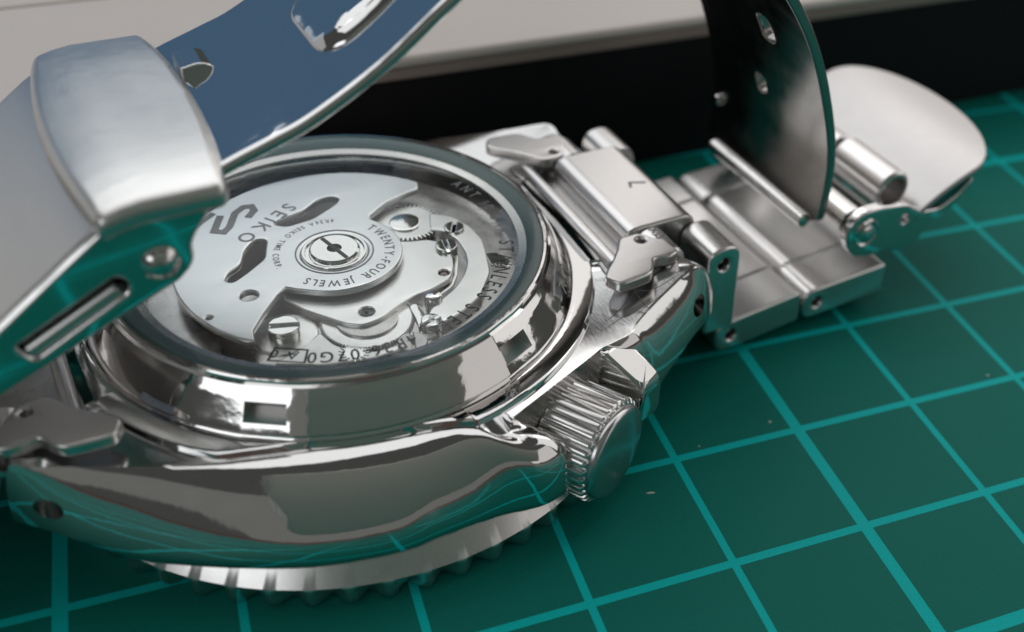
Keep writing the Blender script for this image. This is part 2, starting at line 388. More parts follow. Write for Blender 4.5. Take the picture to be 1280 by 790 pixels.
# crown
cax = Vector((0.5, -0.866, 0)); c0 = Vector((0.945, -1.612, 0.48)); 
def kn(a, r, h):
    if -0.01 < h < 0.36 and r > 0.3:
        c = 0.5 + 0.5 * math.cos(a * 34); return r - 0.032 * max(0, (0.5 - c) / 0.5) ** 0.8 - 0.006 * (1 - c)
    return r
crown = lathe("crown", [(0.12, -0.05), (0.335, -0.05), (0.370, -0.025), (0.374, 0.0), (0.374, 0.34), (0.368, 0.355), (0.34, 0.37)], CRN, watch, 408, cax, c0, kn, sharp=40)
RADIAL = steel("turned_steel", (0.6, 0.6, 0.6), r0=0.2, r1=0.3)
lathe("crown_cap", [(0.33, 0.36), (0.335, 0.385), (0.325, 0.41), (0.305, 0.425), (0.2, 0.433), (0.0, 0.436)], RADIAL, crown, 96, cax, c0, sharp=50)
rod("crown_tube", c0 - cax * 0.12, c0 + cax * 0.02, 0.18, MIDST, crown)

# case back: sloping rim with six key slots
nb = 288
prof = [(1.655, 0.93), (1.63, 0.985), (1.615, 1.0), (1.612, 1.01), (1.625, 1.018), (1.63, 1.03), (1.612, 1.06), (1.598, 1.080), (1.574, 1.117), (1.551, 1.152), (1.528, 1.187), (1.510, 1.215), (1.502, 1.224), (1.474, 1.262), (1.455, 1.272), (1.45, 1.288), (1.442, 1.297), (1.425, 1.297), (1.418, 1.285), (1.40, 1.24), (1.27, 1.2), (1.25, 1.14), (1.22, 0.98), (0, 0.98)]
V, F = [], []; L = len(prof)
slot_c = [R(-123.5 + 60 * k) for k in range(6)]; hw = R(4.6)
grid = sorted([2 * math.pi * k / nb - math.pi for k in range(nb) if all(abs((2 * math.pi * k / nb - math.pi - s + math.pi) % (2 * math.pi) - math.pi) > hw + 0.004 for s in slot_c)] +
              [((s + sgn * hw + math.pi) % (2 * math.pi)) - math.pi for s in slot_c for sgn in (-1, 1)])
ng = len(grid)
for a in grid:
    for r_, h in prof: V.append(Vector((r_ * math.cos(a), r_ * math.sin(a), h)))
def inslot(a): return any(abs((a - s + math.pi) % (2 * math.pi) - math.pi) < hw * 0.98 for s in slot_c)
for k in range(ng):
    a, b = grid[k], grid[(k + 1) % ng]
    mid = (a + b) / 2 if k < ng - 1 else math.pi
    cut = inslot(mid)
    for j in range(L - 1):
        if cut and j == 7:
            JA, JB = 7, 10
            i0 = len(V)
            for aa in (a, b): V.append(Vector((1.445 * math.cos(aa), 1.445 * math.sin(aa), 1.082)))
            k1 = (k + 1) % ng
            F += [(k * L + JA, k1 * L + JA, i0 + 1, i0), (i0, i0 + 1, k1 * L + JB, k * L + JB), tuple([i0] + [k * L + q for q in range(JB, JA - 1, -1)]), tuple([i0 + 1] + [k1 * L + q for q in range(JA, JB + 1)])]; continue
        if cut and 7 < j < 10: continue
        F.append((k * L + j, ((k + 1) % ng) * L + j, ((k + 1) % ng) * L + j + 1, k * L + j + 1))
back = from_data("case_back", V, F, POL, watch, 24)
back.data.materials.append(SATIN)
for p in back.data.polygons:
    if any(v >= ng * L for v in p.vertices): p.material_index = 1
def on_slope(a0, s0):
    P0, P1 = Vector((1.576, 1.122)), Vector((1.530, 1.19)); d = (P1 - P0).normalized()
    def place(s):
        a = a0 + s / 1.56; rr = P0 + d * s0; e = Vector((math.cos(a), math.sin(a), 0)); nrm = e * d.y - Vector((0, 0, d.x))
        return e * rr.x + Vector((0, 0, rr.y)) + nrm * 0.006, Vector((-math.sin(a), math.cos(a), 0)), e * d.x + Vector((0, 0, d.y))
    return place
lettering("letter", "7306", on_slope(R(-38), -0.045), 0.13, ETCH, back, gap=0.45)
# crystal
def open_ngons(nm):
    o = bpy.data.objects[nm]; bm = bmesh.new(); bm.from_mesh(o.data)
    bmesh.ops.delete(bm, geom=[f for f in bm.faces if len(f.verts) > 8], context='FACES_ONLY')
    if nm == "crystal":
        for f in bm.faces:
            if f.normal.z < 0: f.normal_flip()
    bm.to_mesh(o.data); bm.free()
lathe("crystal", [(1.408, 1.291), (1.35, 1.2925), (0, 1.2925)], GL, watch, 128)
open_ngons("crystal")
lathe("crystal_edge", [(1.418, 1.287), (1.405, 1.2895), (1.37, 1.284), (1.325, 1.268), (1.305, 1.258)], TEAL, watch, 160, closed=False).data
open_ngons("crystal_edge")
lathe("crystal_seat", [(1.31, 1.256), (1.25, 1.238), (1.245, 1.22), (1.31, 1.22)], MIDST, watch, 128, closed=True)
zt = 1.233
cry = bpy.data.objects["crystal"]
lettering("letter", "STAINLESS STEEL", arc(1.115, R(-21), zt), 0.15, INK, cry, total=1.115 * R(57), sx=0.7)
lettering("letter", "4R36-07G0", arc(1.115, R(-83.5), zt), 0.145, INK, cry, total=1.115 * R(33), sx=0.82)
lettering("letter", "ANT 10 BAR", arc(1.115, R(22.5), zt), 0.125, GREYINK, cry, total=1.115 * R(39), sx=0.72)
lettering("letter", "A0", arc(1.11, R(-119.0), zt), 0.105, INK, cry, gap=0.45)
def boxframe(a0, a1, r0, r1, wd=0.012):
    def pts(e): return [((r0 + e if i in (0, 1) else r1 - e) * math.cos(a), (r0 + e if i in (0, 1) else r1 - e) * math.sin(a)) for i, a in enumerate((a0 - e, a1 + e, a1 + e, a0 - e))]
    return pts(0), pts(wd)
po, pi_ = boxframe(R(-116.5), R(-127.5), 1.085, 1.215)
prism("printed_frame", po, zt - 0.001, zt + 0.001, INK, cry, holes=[pi_])

# ------------------------------------------------------------------ movement
lathe("movement_ring", [(1.245, 1.06), (1.06, 1.03), (1.05, 0.995), (1.245, 0.99)], MIDST, watch, 128)
prism("main_plate", circle((0, 0), 1.05, 96), 0.985, 1.01, MIDST, watch)
zb = 1.125
edge = [(-0.44, -0.27), (-0.36, -0.44), (-0.293, -0.532), (-0.17, -0.697), (-0.072, -0.762), (0.058, -0.739), (0.216, -0.653), (0.341, -0.603), (0.46, -0.59), (0.53, -0.562), (0.621, -0.528), (0.696, -0.406), (0.744, -0.267), (0.755, -0.12), (0.66, -0.02), (0.56, 0.0)]
inner = edge + [(0.42, 0.06), (0.2, 0.45), (-0.3, 0.3)]
bridge = prism("bridge", fillet(inner, 0.04, 3), 1.02, zb, MOV, watch, bevel=0.012, holes=[circle((0.606, -0.443), 0.035, 16), circle((-0.01, -0.63), 0.05, 16)])
outer = [(0.80, 0.30), (0.935, 0.18), (1.0, 0.0), (1.01, -0.18), (0.97, -0.333), (0.892, -0.579), (0.717, -0.80), (0.512, -0.92), (0.36, -0.96), (0.33, -0.82), (0.40, -0.76), (0.50, -0.70), (0.60, -0.64), (0.723, -0.52), (0.80, -0.40), (0.838, -0.269), (0.847, -0.107), (0.80, 0.03), (0.72, 0.08)]
b2 = prism("bridge", fillet(outer, 0.04, 3), 1.02, zb, MOV, watch, bevel=0.012)
lower = [(-0.68, -0.82), (-0.50, -0.76), (-0.33, -0.64), (-0.29, -0.80), (-0.2, -0.92), (-0.08, -0.98), (0.06, -0.98), (0.22, -0.93), (0.34, -0.98), (0.16, -1.03), (-0.1, -1.04), (-0.4, -0.97)]
prism("bridge", fillet(lower, 0.03, 2), 1.01, 1.075, MOV, watch, bevel=0.01)
prism("lever", fillet([(0.77, -0.12), (0.80, -0.25), (0.70, -0.46), (0.62, -0.57), (0.50, -0.63), (0.50, -0.60), (0.60, -0.545), (0.68, -0.44), (0.755, -0.27)], 0.02, 2), 1.03, 1.085, MOV, watch, bevel=0.01)
def toothed(c, r, teeth, depth):
    p = []
    for k in range(teeth):
        a = 2 * math.pi * k / teeth; s = 2 * math.pi / teeth
        for da, rr in ((0, r - depth), (0.3 * s, r - depth), (0.45 * s, r), (0.7 * s, r)): p.append((c[0] + rr * math.cos(a + da), c[1] + rr * math.sin(a + da)))
    return p
def screw(c, r, z, ang, parent, z0=1.0, mat=POL, sl=0.022):
    s = []
    d = Vector((math.cos(ang), math.sin(ang))); e = Vector((-d.y, d.x)); c = Vector(c)
    base = rod("screw", (c.x, c.y, z0), (c.x, c.y, z - 0.018), r, mat, parent)
    for sg in (1, -1):
        half = [c + e * sg * sl * 0.5 + d * math.sqrt(max(0, r * r - (sl / 2) ** 2)) * k for k in (-1, 1)]
        a0 = math.asin(sl / 2 / r); arcp = [c + e * sg * r * math.sin(a0 + (math.pi - 2 * a0) * k / 14) + d * r * math.cos(a0 + (math.pi - 2 * a0) * k / 14) for k in range(15)]
        s.append([tuple(q) for q in (arcp if sg > 0 else arcp[::-1])])
    for q in s: prism("screw_head", q, z - 0.03, z, mat, base, bevel=0.008)
    return base
screw((0.882, 0.02), 0.075, zb + 0.018, R(60), watch)
screw((0.735, -0.185), 0.078, zb + 0.03, R(80), watch)
screw((0.15, -1.02), 0.095, zb - 0.02, R(75), watch, mat=MIDST)
screw((0.33, -0.90), 0.07, zb + 0.006, R(20), watch)
rod("jewel", (0.606, -0.443, 1.05), (0.606, -0.443, zb - 0.01), 0.03, RUBY, bridge)
rod("jewel", (-0.01, -0.63, 1.05), (-0.01, -0.63, zb - 0.01), 0.045, plain("jewel_grey", (0.18, 0.17, 0.2), 0.1), bridge)
rod("jewel_centre", (-0.01, -0.63, 1.05), (-0.01, -0.63, zb - 0.004), 0.016, HOLE, bridge)
rod("post", (0.43, -0.69, 1.0), (0.43, -0.69, 1.16), 0.06, POL, watch)
# regulator screw at the lower left with its collar
rod("collar", (-0.53, -0.56, 1.0), (-0.53, -0.56, 1.075), 0.21, MOV, watch, 48)
screw((-0.53, -0.57), 0.10, 1.15, R(-20), watch, sl=0.035)
wh = prism("ratchet_wheel", toothed((-0.02, -0.66), 0.30, 90, 0.016), 1.03, 1.085, MOV, watch, bevel=0.004, sharp=25)
lathe("wheel_hub", [(0.2, 0), (0.2, 0.012), (0.19, 0.016), (0, 0.016)], MIDST, wh, 48, (0, 0, 1), (-0.02, -0.66, 1.085))
prism("pawl", fillet([(0.27, -0.60), (0.34, -0.66), (0.33, -0.80), (0.24, -0.90), (0.26, -0.78)], 0.02, 2), 1.03, 1.09, POL, watch, bevel=0.01)
g = prism("gear", toothed((0.61, 0.25), 0.24, 44, 0.035), 1.085, 1.12, MOV, watch, bevel=0.004, sharp=25)
lathe("gear_boss", [(0.11, 0), (0.11, 0.012), (0.1, 0.016), (0, 0.016)], POL, g, 32, (0, 0, 1), (0.59, 0.24, 1.12))
prism("gear", toothed((-0.20, -0.93), 0.10, 18, 0.03), 1.05, 1.08, POL, watch, bevel=0.004, sharp=25)
prism("spring_clip", fillet([(0.98, -0.28), (1.06, -0.30), (1.12, -0.46), (1.06, -0.52), (1.02, -0.44), (0.96, -0.44)], 0.03, 3), 1.05, 1.07, POL, watch, bevel=0.008)
# winding rotor
zr = 1.20; rr = []
for k in range(0, 41): a = R(36 + (221 - 36) * k / 40); rr.append((1.045 * math.cos(a), 1.045 * math.sin(a)))
rr += [(-0.74, -0.70), (-0.72, -0.60), (-0.62, -0.47), (-0.48, -0.31), (-0.41, -0.255), (-0.36, -0.30)]
for k in range(0, 25): a = R(-125 + 155 * k / 24); rr.append((0.455 * math.cos(a), 0.455 * math.sin(a)))
rr += [(0.36, 0.28), (0.37, 0.33), (0.53, 0.44), (0.72, 0.50), (0.81, 0.52)]
s1 = fillet([(-0.26, 0.49), (-0.25, 0.53), (-0.035, 0.58), (0.10, 0.68), (0.20, 0.685), (0.255, 0.64), (0.20, 0.57), (-0.005, 0.455), (-0.2, 0.43)], 0.04, 3)
s2 = fillet([(-0.53, 0.28), (-0.44, 0.37), (-0.36, 0.34), (-0.40, 0.24), (-0.44, 0.12), (-0.60, 0.0), (-0.70, -0.06), (-0.74, -0.02), (-0.70, 0.06), (-0.60, 0.12)], 0.04, 3)
rotor = prism("rotor", rr, zr - 0.05, zr, ROT, watch, bevel=0.014, holes=[s1, s2, circle((-0.645, -0.24), 0.055, 20), circle((-0.925, -0.36), 0.018, 12), circle((0, 0), 0.225, 40)])
lathe("rotor_hub", [(0.222, -0.03), (0.222, 0.0), (0.214, 0.012), (0.20, 0.012), (0.195, -0.005), (0.172, -0.005), (0.168, 0.02), (0.155, 0.03), (0.05, 0.03), (0.045, 0.0), (0, 0.0)], POL, rotor, 64, (0, 0, 1), (0, 0, zr))
prism("hub_slot", fillet([(-0.15, -0.014), (0.15, -0.014), (0.15, 0.014), (-0.15, 0.014)], 0.005), 0.0, 0.032 + 0.0005, HOLE, rotor).location = (0, 0, zr)
bpy.data.objects["hub_slot"].rotation_euler = (0, 0, R(-75))
ringm = lathe("hub_ring", [(0.262, 0), (0.262, 0.006), (0.252, 0.006), (0.252, 0)], GREYINK, rotor, 64, (0, 0, 1), (0, 0, zr - 0.003), closed=True)
zl = zr + 0.0015
EM0 = [(-0.775, 0.672), (-0.60, 0.80)]
EM1 = [(-0.566, 0.748), (-0.654, 0.575), (-0.597, 0.536), (-0.546, 0.587), (-0.467, 0.741), (-0.396, 0.793), (-0.342, 0.782), (-0.339, 0.722), (-0.404, 0.648)]
lettering("letter", "TWENTY-FOUR JEWELS", arc(0.335, R(32), zl), 0.095, GREYINK, rotor, total=0.335 * R(172), sx=0.8)
lettering("letter", "4R36A SEIKO TIME CORP.", arc(0.405, R(72), zl, False), 0.06, GREYINK, rotor, total=0.405 * R(113), sx=0.8)
dS = Vector((-0.566 + 0.177, 0.406 - 0.668))
lettering("letter", "SEIKO", line((-0.115, 0.72), dS, zl), 0.155, GREYINK, rotor, total=0.53, sx=0.95)
def stroke(pts, w):
    P = [Vector(p) for p in pts]; a, b = [], []
    for i, p in enumerate(P):
        d0 = (p - P[i - 1]).normalized() if i else (P[1] - p).normalized(); d1 = (P[i + 1] - p).normalized() if i < len(P) - 1 else d0
        t = (d0 + d1).normalized(); m = Vector((-t.y, t.x)) * w / 2 / max(0.5, t.dot(d0)); a.append(tuple(p + m)); b.append(tuple(p - m))
    return a + b[::-1]
em1 = prism("emblem", stroke(EM0, 0.045), zl - 0.001, zl + 0.001, GREYINK, rotor); prism("emblem", stroke(EM1, 0.05), zl - 0.001, zl + 0.001, GREYINK, rotor)

# ------------------------------------------------------------------ bracelet
tab = [(1.57, -0.99), (1.62, -0.92), (1.73, -0.82), (1.82, -0.72), (1.90, -0.60), (2.06, -0.60), (2.16, -0.74), (2.22, -0.88), (2.21, -0.94), (2.12, -0.97), (2.00, -0.93), (1.955, -1.02), (1.90, -1.085), (1.78, -1.10), (1.63, -1.11)]
def end_link(sx):
    def mir(p): return [(sx * x, y) for x, y in p]
    root = None
    for sy in (1, -1):
        me = prism_mesh("end_link_tab", fillet([(sx * x, sy * y) for x, y in tab], 0.05, 4), 1.05, 1.14, [circle((sx * 2.03, sy * -0.70), 0.035, 14)], 0.02, 'xy', SATIN)
        o = link("end_link_tab", me, watch)
        y0, y1 = sorted((sy * -0.90, sy * -0.58))
        # rolled sleeve round the spring bar
        sl = lathe("sleeve", [(0.09, 0), (0.125, 0.0), (0.14, 0.02), (0.14, y1 - y0 - 0.02), (0.125, y1 - y0), (0.09, y1 - y0)], SATIN, o, 32, (0, 1, 0), (sx * 2.17, y0, 1.0), closed=True)
        rod("spring_bar_tip", (sx * 2.13, sy * -0.97, 1.0), (sx * 2.13, sy * -0.86, 1.0), 0.045, POL, o)
        root = o
    body = prism("end_link_body", fillet([(sx * x, y) for x, y in [(1.70, -0.86), (1.78, 0.0), (1.70, 0.86), (1.80, 0.88), (2.2, 0.86), (2.2, -0.86), (1.8, -0.88)]], 0.03), 0.62, 0.985, MIDST, watch, bevel=0.03)
    rod("cross_bar", (sx * 1.80, -0.75, 1.01), (sx * 1.80, 0.75, 1.01), 0.05, SATIN, watch)
end_link(1); end_link(-1)
# engraving on the near right sleeve
def on_cyl(x, y0, z, r, a):
    d = Vector((math.sin(a), 0, math.cos(a)))
    return lambda s: (Vector((x, y0 - s, z)) + d * (r + 0.002), Vector((0, -1, 0)), Vector((math.cos(a), 0, -math.sin(a))))
lettering("letter", "X13", on_cyl(2.17, -0.60, 1.0, 0.141, R(-8)), 0.10, GREYINK, watch, gap=0.1)

def stad(L, T, r0, r1):
    return fillet([(-r0 * 1.0, -T / 2), (L, -T / 2), (L, T / 2), (-r0, T / 2)], [r0, r1, r1, r0], 5)
def place_xz(me, x, z, ang):
    c, s = math.cos(ang), math.sin(ang)
    for v in me.vertices:
        X, Y, Z = v.co; v.co = (x + c * X - s * Z, Y, z + s * X + c * Z)
def row(x, z, ang, L=0.78, T=0.33, cen=True, cshift=0.0, wid=1.0, mat=BRX, cmat=SATIN):
    """one row of the bracelet: two outer links with pin holes and a centre link"""
    base = stad(L, T, 0.155, 0.05)
    for (a, b) in ((-wid, -wid + 0.415), (wid - 0.415, wid)):
        me = prism_mesh("outer_link", base, a, b, [circle((0, 0), 0.052, 16)], 0.025, 'xz', mat); place_xz(me, x, z, ang); link("outer_link", me, watch)
    if cen:
        me = prism_mesh("centre_link", stad(L, T * 0.92, 0.155, 0.15), -wid + 0.425, wid - 0.425, (), 0.02, 'xz', cmat); place_xz(me, x + math.cos(ang) * cshift, z + math.sin(ang) * cshift, ang); link("centre_link", me, watch)
    me = bpy.data.meshes.new("p")
    rod("link_pin", (x, -wid + 0.05, z), (x, wid - 0.05, z), 0.03, MIDST, watch)
# right half
me = prism_mesh("centre_link", fillet([(1.97, 0.86), (2.60, 0.84), (2.60, 1.15), (1.97, 1.155)], [0.14, 0.05, 0.14, 0.12], 6), -0.575, 0.575, (), 0.02, 'xz', SATIN); cl = link("centre_link", me, watch)
lettering("letter", "L", line((2.34, 0.02), (-0.35, -0.9), 1.1525), 0.20, GREYINK, cl)
row(2.60, 0.93, R(-88), 0.64, 0.29, True, 0.12)
row(2.76, 0.20, R(5), 0.68, 0.30, True, 0.08)
row(3.62, 0.24, R(2), 0.72, 0.30, True, 0.06)
# left half curls up, out of the picture, to the clasp
row(-2.40, 0.98, R(205), 0.70, 0.30)
row(-3.16, 0.78, R(160), 0.62, 0.30)
row(-3.62, 1.15, R(62), 0.55, 0.30)

# ------------------------------------------------------------------ clasp, left part
def strip(name, path, th, y0, y1, mat, parent, bevel=0.02, holes_fn=None, wf=None, ny=13):
    """a strip of sheet bent along a path in x and z"""
    P = [Vector(p) for p in path]; nrm = []
    for i, p in enumerate(P):
        d = (P[min(i + 1, len(P) - 1)] - P[max(i - 1, 0)]).normalized(); nrm.append(Vector((-d.y, d.x)))
    V, F = [], []; m = len(P)
    ys = [(-1, 0.35), (-0.985, 0.8), (-0.965, 1.0)] + [(-0.94 + 1.88 * k / (ny - 1), 1.0) for k in range(ny)] + [(0.965, 1.0), (0.985, 0.8), (1, 0.35)]
    ym, yh = (y0 + y1) / 2, (y1 - y0) / 2; c = len(ys)
    for side in (1, -1):
        for i, p in enumerate(P):
            w = wf(i / (m - 1)) if wf else 1
            for yy, k in ys:
                q = p + nrm[i] * side * th / 2 * k; V.append((q.x, ym + yy * yh * w, q.y))
    o = m * c
    for i in range(m - 1):
        for j in range(c - 1):
            a, b, d, e = i * c + j, (i + 1) * c + j, (i + 1) * c + j + 1, i * c + j + 1
            F.append((a, b, d, e)); F.append((o + a, o + e, o + d, o + b))
    for i in range(m - 1):
        for j in (0, c - 1): a, b = i * c + j, (i + 1) * c + j; F.append((a, b, o + b, o + a))
    for j in range(c - 1):
        for i in (0, m - 1): a, b = i * c + j, i * c + j + 1; F.append((a, b, o + b, o + a))
    return from_data(name, V, F, mat, parent, 40)
wall = [(-2.9, 0.95), (-2.50, 1.25), (-2.09, 1.515), (-1.84, 1.63), (-1.44, 1.815), (-1.10, 1.965), (-1.03, 2.03), (-1.0, 2.09), (-1.0, 2.17), (-0.965, 2.24), (-0.90, 2.32), (-0.86, 2.40), (-0.86, 2.45), (-1.20, 2.44), (-1.42, 2.37), (-1.72, 2.15), (-1.98, 1.95), (-2.35, 1.63), (-2.75, 1.26)]
slot = [(-1.95, 1.80), (-1.40, 2.085), (-1.355, 2.035), (-1.36, 1.98), (-1.42, 1.95), (-1.88, 1.70)]
CW = steel("clasp_wall_steel", (0.72, 0.715, 0.71), r0=0.04, r1=0.1)
w1 = prism("clasp_wall", fillet(wall, 0.03, 3), -1.0, -0.86, CW, watch, holes=[fillet(slot, 0.03, 3)], bevel=0.03, plane='xz', res=3)
w2 = prism("clasp_wall", fillet(wall, 0.03, 3), 0.86, 1.0, CW, watch, holes=[fillet(slot, 0.03, 3)], bevel=0.03, plane='xz', res=3)
lathe("push_pin", [(0.1, 0.0), (0.1, 0.012), (0.088, 0.02), (0.088, 0.03), (0.07, 0.05), (0.04, 0.062), (0, 0.066)], POL, w1, 32, (0, -1, 0), (-1.175, -0.995, 2.11))
rod("slot_bar", (-1.90, -0.95, 1.735), (-1.40, -0.95, 1.995), 0.045, SATIN, w1)
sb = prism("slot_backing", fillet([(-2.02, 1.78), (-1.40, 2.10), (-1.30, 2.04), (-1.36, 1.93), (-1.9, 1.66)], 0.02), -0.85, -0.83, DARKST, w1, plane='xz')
top = cr([(-2.9, 1.06), (-2.6, 1.36), (-2.3, 1.66), (-1.98, 1.925), (-1.72, 2.12), (-1.42, 2.335), (-1.2, 2.405), (-0.9, 2.42)], 4)
strip("clasp_plate", top, 0.07, -0.99, 0.99, BRX, watch)
# cover, a pillow-shaped plate folded over the plate
cov = []
for k in range(13): y = 1.02 - 2.04 * k / 12; cov.append((-1.43 - 0.10 * (1 - (y / 1.02) ** 2), y))
for k in range(13): y = -1.02 + 2.04 * k / 12; cov.append((-0.775 + 0.085 * (1 - (y / 1.02) ** 2), y))
COVM = steel("brushed_cover_steel", (0.72, 0.72, 0.705), r0=0.28, r1=0.38, stretch=(1.5, 30, 30), scale=5, bump=0.1)
def coverbend(c):
    x, y, z = c; return Vector((x, y, z - 0.045 * (y / 1.02) ** 4 - 0.5 * max(0, -1.2 - x) ** 1.5 - 0.0))
bmf = prism_mesh("clasp_cover", fillet(cov, [0.06] + [0] * 11 + [0.06, 0.06] + [0] * 11 + [0.06], 4), 2.39, 2.54, (), 0.06, 'xy', COVM, None, 35, 4)
# grid the flat top so that it can bend
bm = bmesh.new(); bm.from_mesh(bmf)
for k in range(-9, 10):
    bmesh.ops.bisect_plane(bm, geom=bm.verts[:] + bm.edges[:] + bm.faces[:], plane_co=(0, k * 0.1, 0), plane_no=(0, 1, 0))
for k in range(1, 8):
    bmesh.ops.bisect_plane(bm, geom=bm.verts[:] + bm.edges[:] + bm.faces[:], plane_co=(-1.5 + k * 0.1, 0, 0), plane_no=(1, 0, 0))
for v in bm.verts: v.co = coverbend(v.co)
bm.to_mesh(bmf); bm.free(); finish(bmf, COVM, 40)
cover = link("clasp_cover", bmf, watch)

# blades of the folding clasp: one arch from the left clasp over to the right one
BL = steel("blade_steel", (0.70, 0.70, 0.70), r0=0.02, r1=0.075, stretch=(3, 30, 3), scale=5, smudge=3)
def dents(m, scale, dist):
    """faint unevenness of sheet metal"""
    nt = m.node_tree; b = nt.nodes["Principled BSDF"]; tc = [q for q in nt.nodes if q.type == 'TEX_COORD'][0]
    n1 = N(nt, 'ShaderNodeTexNoise'); n1.inputs['Scale'].default_value = scale; n1.inputs['Detail'].default_value = 3; bp = N(nt, 'ShaderNodeBump'); bp.inputs['Strength'].default_value = 1.0; bp.inputs['Distance'].default_value = dist
    nt.links.new(tc.outputs['Object'], n1.inputs['Vector']); nt.links.new(n1.outputs[0], bp.inputs['Height']); nt.links.new(bp.outputs[0], b.inputs['Normal'])
dents(BL, 1.6, 0.012); dents(POL, 9, 0.0012); dents(CASE, 5, 0.0016)
lp = cr([(-1.0, 2.33), (-0.72, 2.455), (-0.45, 2.55), (-0.22, 2.64), (0.2, 2.88), (0.6, 3.18), (1.0, 3.46), (1.45, 3.66), (1.9, 3.74)], 5)
lb = strip("clasp_blade", lp, 0.075, -0.80, 0.80, BL, watch)
def on_path(path, s):
    i = s * (len(path) - 1); k = int(min(max(i, 0), len(path) - 2)); p = path[k].lerp(path[k + 1], i - k); d = (path[k + 1] - path[k]).normalized()
    return p, d
# raised panel pressed out of the blade
def lx(x):
    for a, b in zip(lp, lp[1:]):
        if a.x <= x <= b.x: t = (x - a.x) / (b.x - a.x); return a.lerp(b, t).y
    return lp[-1].y
emb = fillet([(-0.02, -0.40), (0.75, -0.40), (0.75, 0.38), (-0.02, 0.38)], 0.2, 6)
em = prism_mesh("pressed_panel", emb, 0, 0.42, (), 0.2, 'xy', BL, None, 60, 4)
bm = bmesh.new(); bm.from_mesh(em)
for k in range(1, 9): bmesh.ops.bisect_plane(bm, geom=bm.verts[:] + bm.edges[:] + bm.faces[:], plane_co=(0.03 + k * 0.08, 0, 0), plane_no=(1, 0, 0))
for v in bm.verts: v.co.z = v.co.z * 0.34 + lx(max(v.co.x, -0.02)) - 0.03
bm.to_mesh(em); bm.free(); finish(em, BL, 60); link("pressed_panel", em, lb)
# small catch standing on the blade beside the cover
cpts = fillet([(-0.70, 2.44), (-0.70, 2.585), (-0.60, 2.605), (-0.52, 2.585), (-0.485, 2.51), (-0.50, 2.50)], [0, 0, 0.03, 0.04, 0.02, 0])
prism("catch", cpts, 0.22, 0.46, POL, lb, bevel=0.012, plane='xz')

rp = cr([(3.62, 0.80), (3.68, 1.02), (3.665, 1.5), (3.50, 2.03), (3.28, 2.50), (3.0, 2.90), (2.65, 3.28), (2.3, 3.56), (1.9, 3.74)], 5)
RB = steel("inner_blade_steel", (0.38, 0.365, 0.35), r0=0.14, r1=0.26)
# right blade as a bent sheet with real openings
rpl = [0]
for a, b in zip(rp, rp[1:]): rpl.append(rpl[-1] + (b - a).length)
def bend(c):
    s, y, h = c
    s = min(max(s, 0), rpl[-1] - 1e-6)
    for k in range(len(rp) - 1):
        if rpl[k] <= s <= rpl[k + 1]:
            t = (s - rpl[k]) / (rpl[k + 1] - rpl[k]); p = rp[k].lerp(rp[k + 1], t); d = (rp[k + 1] - rp[k]).normalized(); nn = Vector((-d.y, d.x))
            return Vector((p.x + nn.x * h, y, p.y + nn.y * h))
hol = [fillet([(0.88, 0.0), (1.06, 0.0), (1.06, 0.12), (0.88, 0.12)], 0.06, 4), fillet([(1.52, -0.30), (1.78, -0.30), (1.78, -0.14), (1.52, -0.14)], 0.08, 5)]
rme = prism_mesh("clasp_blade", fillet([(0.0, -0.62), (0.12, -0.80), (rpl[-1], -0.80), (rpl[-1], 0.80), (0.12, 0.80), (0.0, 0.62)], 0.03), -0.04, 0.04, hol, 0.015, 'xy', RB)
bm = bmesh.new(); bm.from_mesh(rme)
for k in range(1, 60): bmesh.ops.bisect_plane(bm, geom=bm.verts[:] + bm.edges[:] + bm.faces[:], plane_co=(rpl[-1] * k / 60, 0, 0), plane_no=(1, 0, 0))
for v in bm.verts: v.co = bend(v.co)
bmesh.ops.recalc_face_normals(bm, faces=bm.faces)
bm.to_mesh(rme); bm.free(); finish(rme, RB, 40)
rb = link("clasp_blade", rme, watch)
rod("blade_lip", (3.60, -0.70, 0.86), (3.60, 0.66, 0.86), 0.065, POL, rb)
rod("stop_pin", (3.60, 0.70, 1.27), (3.66, 0.70, 1.28), 0.05, POL, rb)
rod("blade_hinge", (1.9, -0.8, 3.68), (1.9, 0.8, 3.68), 0.09, POL, watch)

# ------------------------------------------------------------------ clasp, right part
rw = [(3.80, 0.86), (3.84, 0.96), (3.95, 1.03), (4.12, 1.03), (4.40, 0.985), (4.60, 0.86), (4.80, 0.84), (5.0, 0.94), (5.12, 1.07), (5.15, 0.98), (5.02, 0.84), (4.72, 0.68), (4.62, 0.55), (4.50, 0.50), (4.45, 0.50), (4.40, 0.52), (4.28, 0.58), (4.10, 0.55), (3.92, 0.60), (3.82, 0.72)]
for (a, b) in ((-1.0, -0.90), (0.90, 1.0)):
    cw = prism("clasp_wall", fillet(rw, 0.05, 3), a, b, CW, watch, holes=[circle((4.42, 0.84), 0.045, 14)], bevel=0.02, plane='xz')
    if a < 0: lathe("rivet", [(0.13, 0.0), (0.13, 0.012), (0.115, 0.02), (0.10, 0.006), (0.085, 0.006), (0.08, 0.03), (0.05, 0.045), (0, 0.05)], POL, cw, 32, (0, -1, 0), (4.0, -0.995, 0.82))
FLAPM = steel("flap_steel", (0.47, 0.455, 0.45), r0=0.3, r1=0.36, stretch=(2, 30, 2), scale=14, bump=0.01, smudge=9)
fan = []
for k in range(25): y = -1.0 + 2.0 * k / 24; fan.append((5.05 + 0.55 * math.sqrt(max(0, 1.06 - y * y)), y))
fan = [(4.45, -1.0)] + fan + [(4.45, 1.0)]
fm = prism_mesh("clasp_flap", fillet(fan, [0] + [0.2] + [0] * 23 + [0.2] + [0], 5), 0, 0.06, (), 0.02, 'xy', FLAPM)
bm = bmesh.new(); bm.from_mesh(fm)
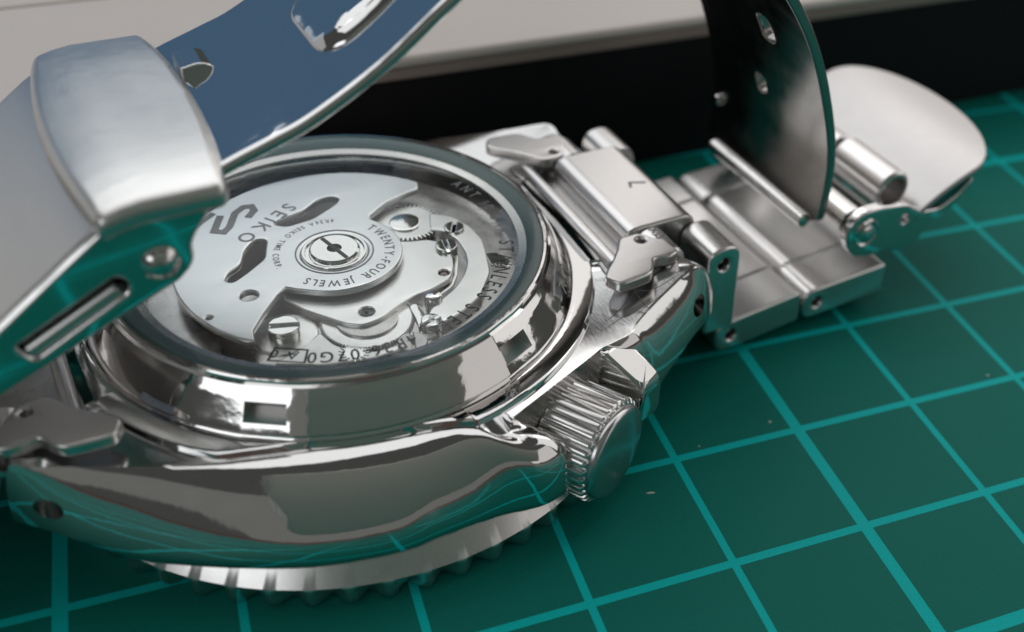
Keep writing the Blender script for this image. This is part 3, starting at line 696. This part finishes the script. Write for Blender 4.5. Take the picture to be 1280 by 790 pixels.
for k in range(1, 12): bmesh.ops.bisect_plane(bm, geom=bm.verts[:] + bm.edges[:] + bm.faces[:], plane_co=(4.45 + 0.1 * k, 0, 0), plane_no=(1, 0, 0))
for v in bm.verts: t_ = min(1, max(0, (v.co.x - 4.45) / 1.25)); v.co.z += 0.72 + 0.46 * (1 - (1 - t_) ** 2)
bm.to_mesh(fm); bm.free(); finish(fm, FLAPM, 40); link("clasp_flap", fm, watch)
def tube(name, x, z, y0, y1, r, r2):
    return lathe(name, [(r2, 0), (r - 0.02, 0), (r, 0.02), (r, y1 - y0 - 0.02), (r - 0.02, y1 - y0), (r2, y1 - y0)], SATIN, watch, 32, (0, 1, 0), (x, y0, z), closed=True)
tube("hinge_barrel", 4.42, 1.0, -0.80, -0.16, 0.17, 0.12); tube("hinge_barrel", 4.42, 1.0, -0.10, 0.75, 0.14, 0.1)
rod("hinge_bar", (3.95, -0.88, 0.86), (3.95, 0.88, 0.86), 0.13, POL, watch); tube("hinge_barrel", 4.5, 0.45, -0.55, 0.55, 0.17, 0.06)

# ------------------------------------------------------------------ a stray fibre on the lug, dust on the mat
cu = bpy.data.curves.new("fibre", 'CURVE'); cu.dimensions = '3D'; cu.bevel_depth = 0.0025; cu.bevel_resolution = 1
for pts in ([(1.72, -1.16, 1.10), (1.80, -1.17, 1.055), (1.93, -1.16, 1.06), (2.1, -1.12, 1.08)], [(1.72, -1.16, 1.08), (1.60, -1.20, 1.0), (1.44, -1.26, 0.99)], [(1.72, -1.15, 1.09), (1.73, -1.24, 1.02), (1.75, -1.32, 1.03)]):
    s = cu.splines.new('NURBS'); s.points.add(len(pts) - 1); s.use_endpoint_u = True; s.order_u = 3
    for q, p in zip(s.points, pts): q.co = (*p, 1)
fo = bpy.data.objects.new("f", cu); fme = bpy.data.meshes.new_from_object(fo); bpy.data.objects.remove(fo); fme.materials.clear()
fme.materials.append(plain("fibre_grey", (0.16, 0.12, 0.1), 0.7)); fib = link("fibre", fme, None, (WX, WY, 0), WA)
tag(fib, "fine dark branching fibre lying on the polished lug beside the right end link", "fibre")

# ------------------------------------------------------------------ the phone that takes the picture: its back shows as the grey patch mirrored in the steel
ph = empty("smartphone", CAM); ph.rotation_mode = 'QUATERNION'; ph.rotation_quaternion = rot.to_quaternion()
tag(ph, "grey smartphone held behind the camera, mirrored in the polished case flank", "phone")
PHB = plain("phone_back_grey", (0.55, 0.54, 0.49), 0.35)
link("body", prism_mesh("body", fillet([(-2.3, -5.4), (12.5, -5.4), (12.5, 3.6), (-2.3, 3.6)], 0.9, 8), 0.15, 0.95, (), 0.2, 'xy', PHB), ph)

# lint and dust specks on the mat
V, F = [], []
for k in range(20):
    x, y = random.uniform(-7, 4.5), random.uniform(-4.5, 3.5); r_ = random.choice((0.006, 0.008, 0.01, 0.014)); b0 = len(V)
    a0 = random.uniform(0, 6.28); e_ = random.choice((1, 1, 1.6, 3.5))
    for h, rr_ in ((0.0005, 1.0), (r_ * 0.5, 0.7)):
        for i in range(6):
            a = math.pi * 2 * i / 6; u, v = math.cos(a) * r_ * rr_ * e_, math.sin(a) * r_ * rr_
            V.append((x + u * math.cos(a0) - v * math.sin(a0), y + u * math.sin(a0) + v * math.cos(a0), h))
    F.append(tuple(b0 + 6 + i for i in range(6))); F += [(b0 + i, b0 + (i + 1) % 6, b0 + 6 + (i + 1) % 6, b0 + 6 + i) for i in range(6)]
du = from_data("dust", V, F, plain("dust_grey", (0.42, 0.46, 0.44), 0.8), None, 0)
tag(du, "tiny pale lint and dust specks scattered over the green cutting mat", "dust", kind='stuff')
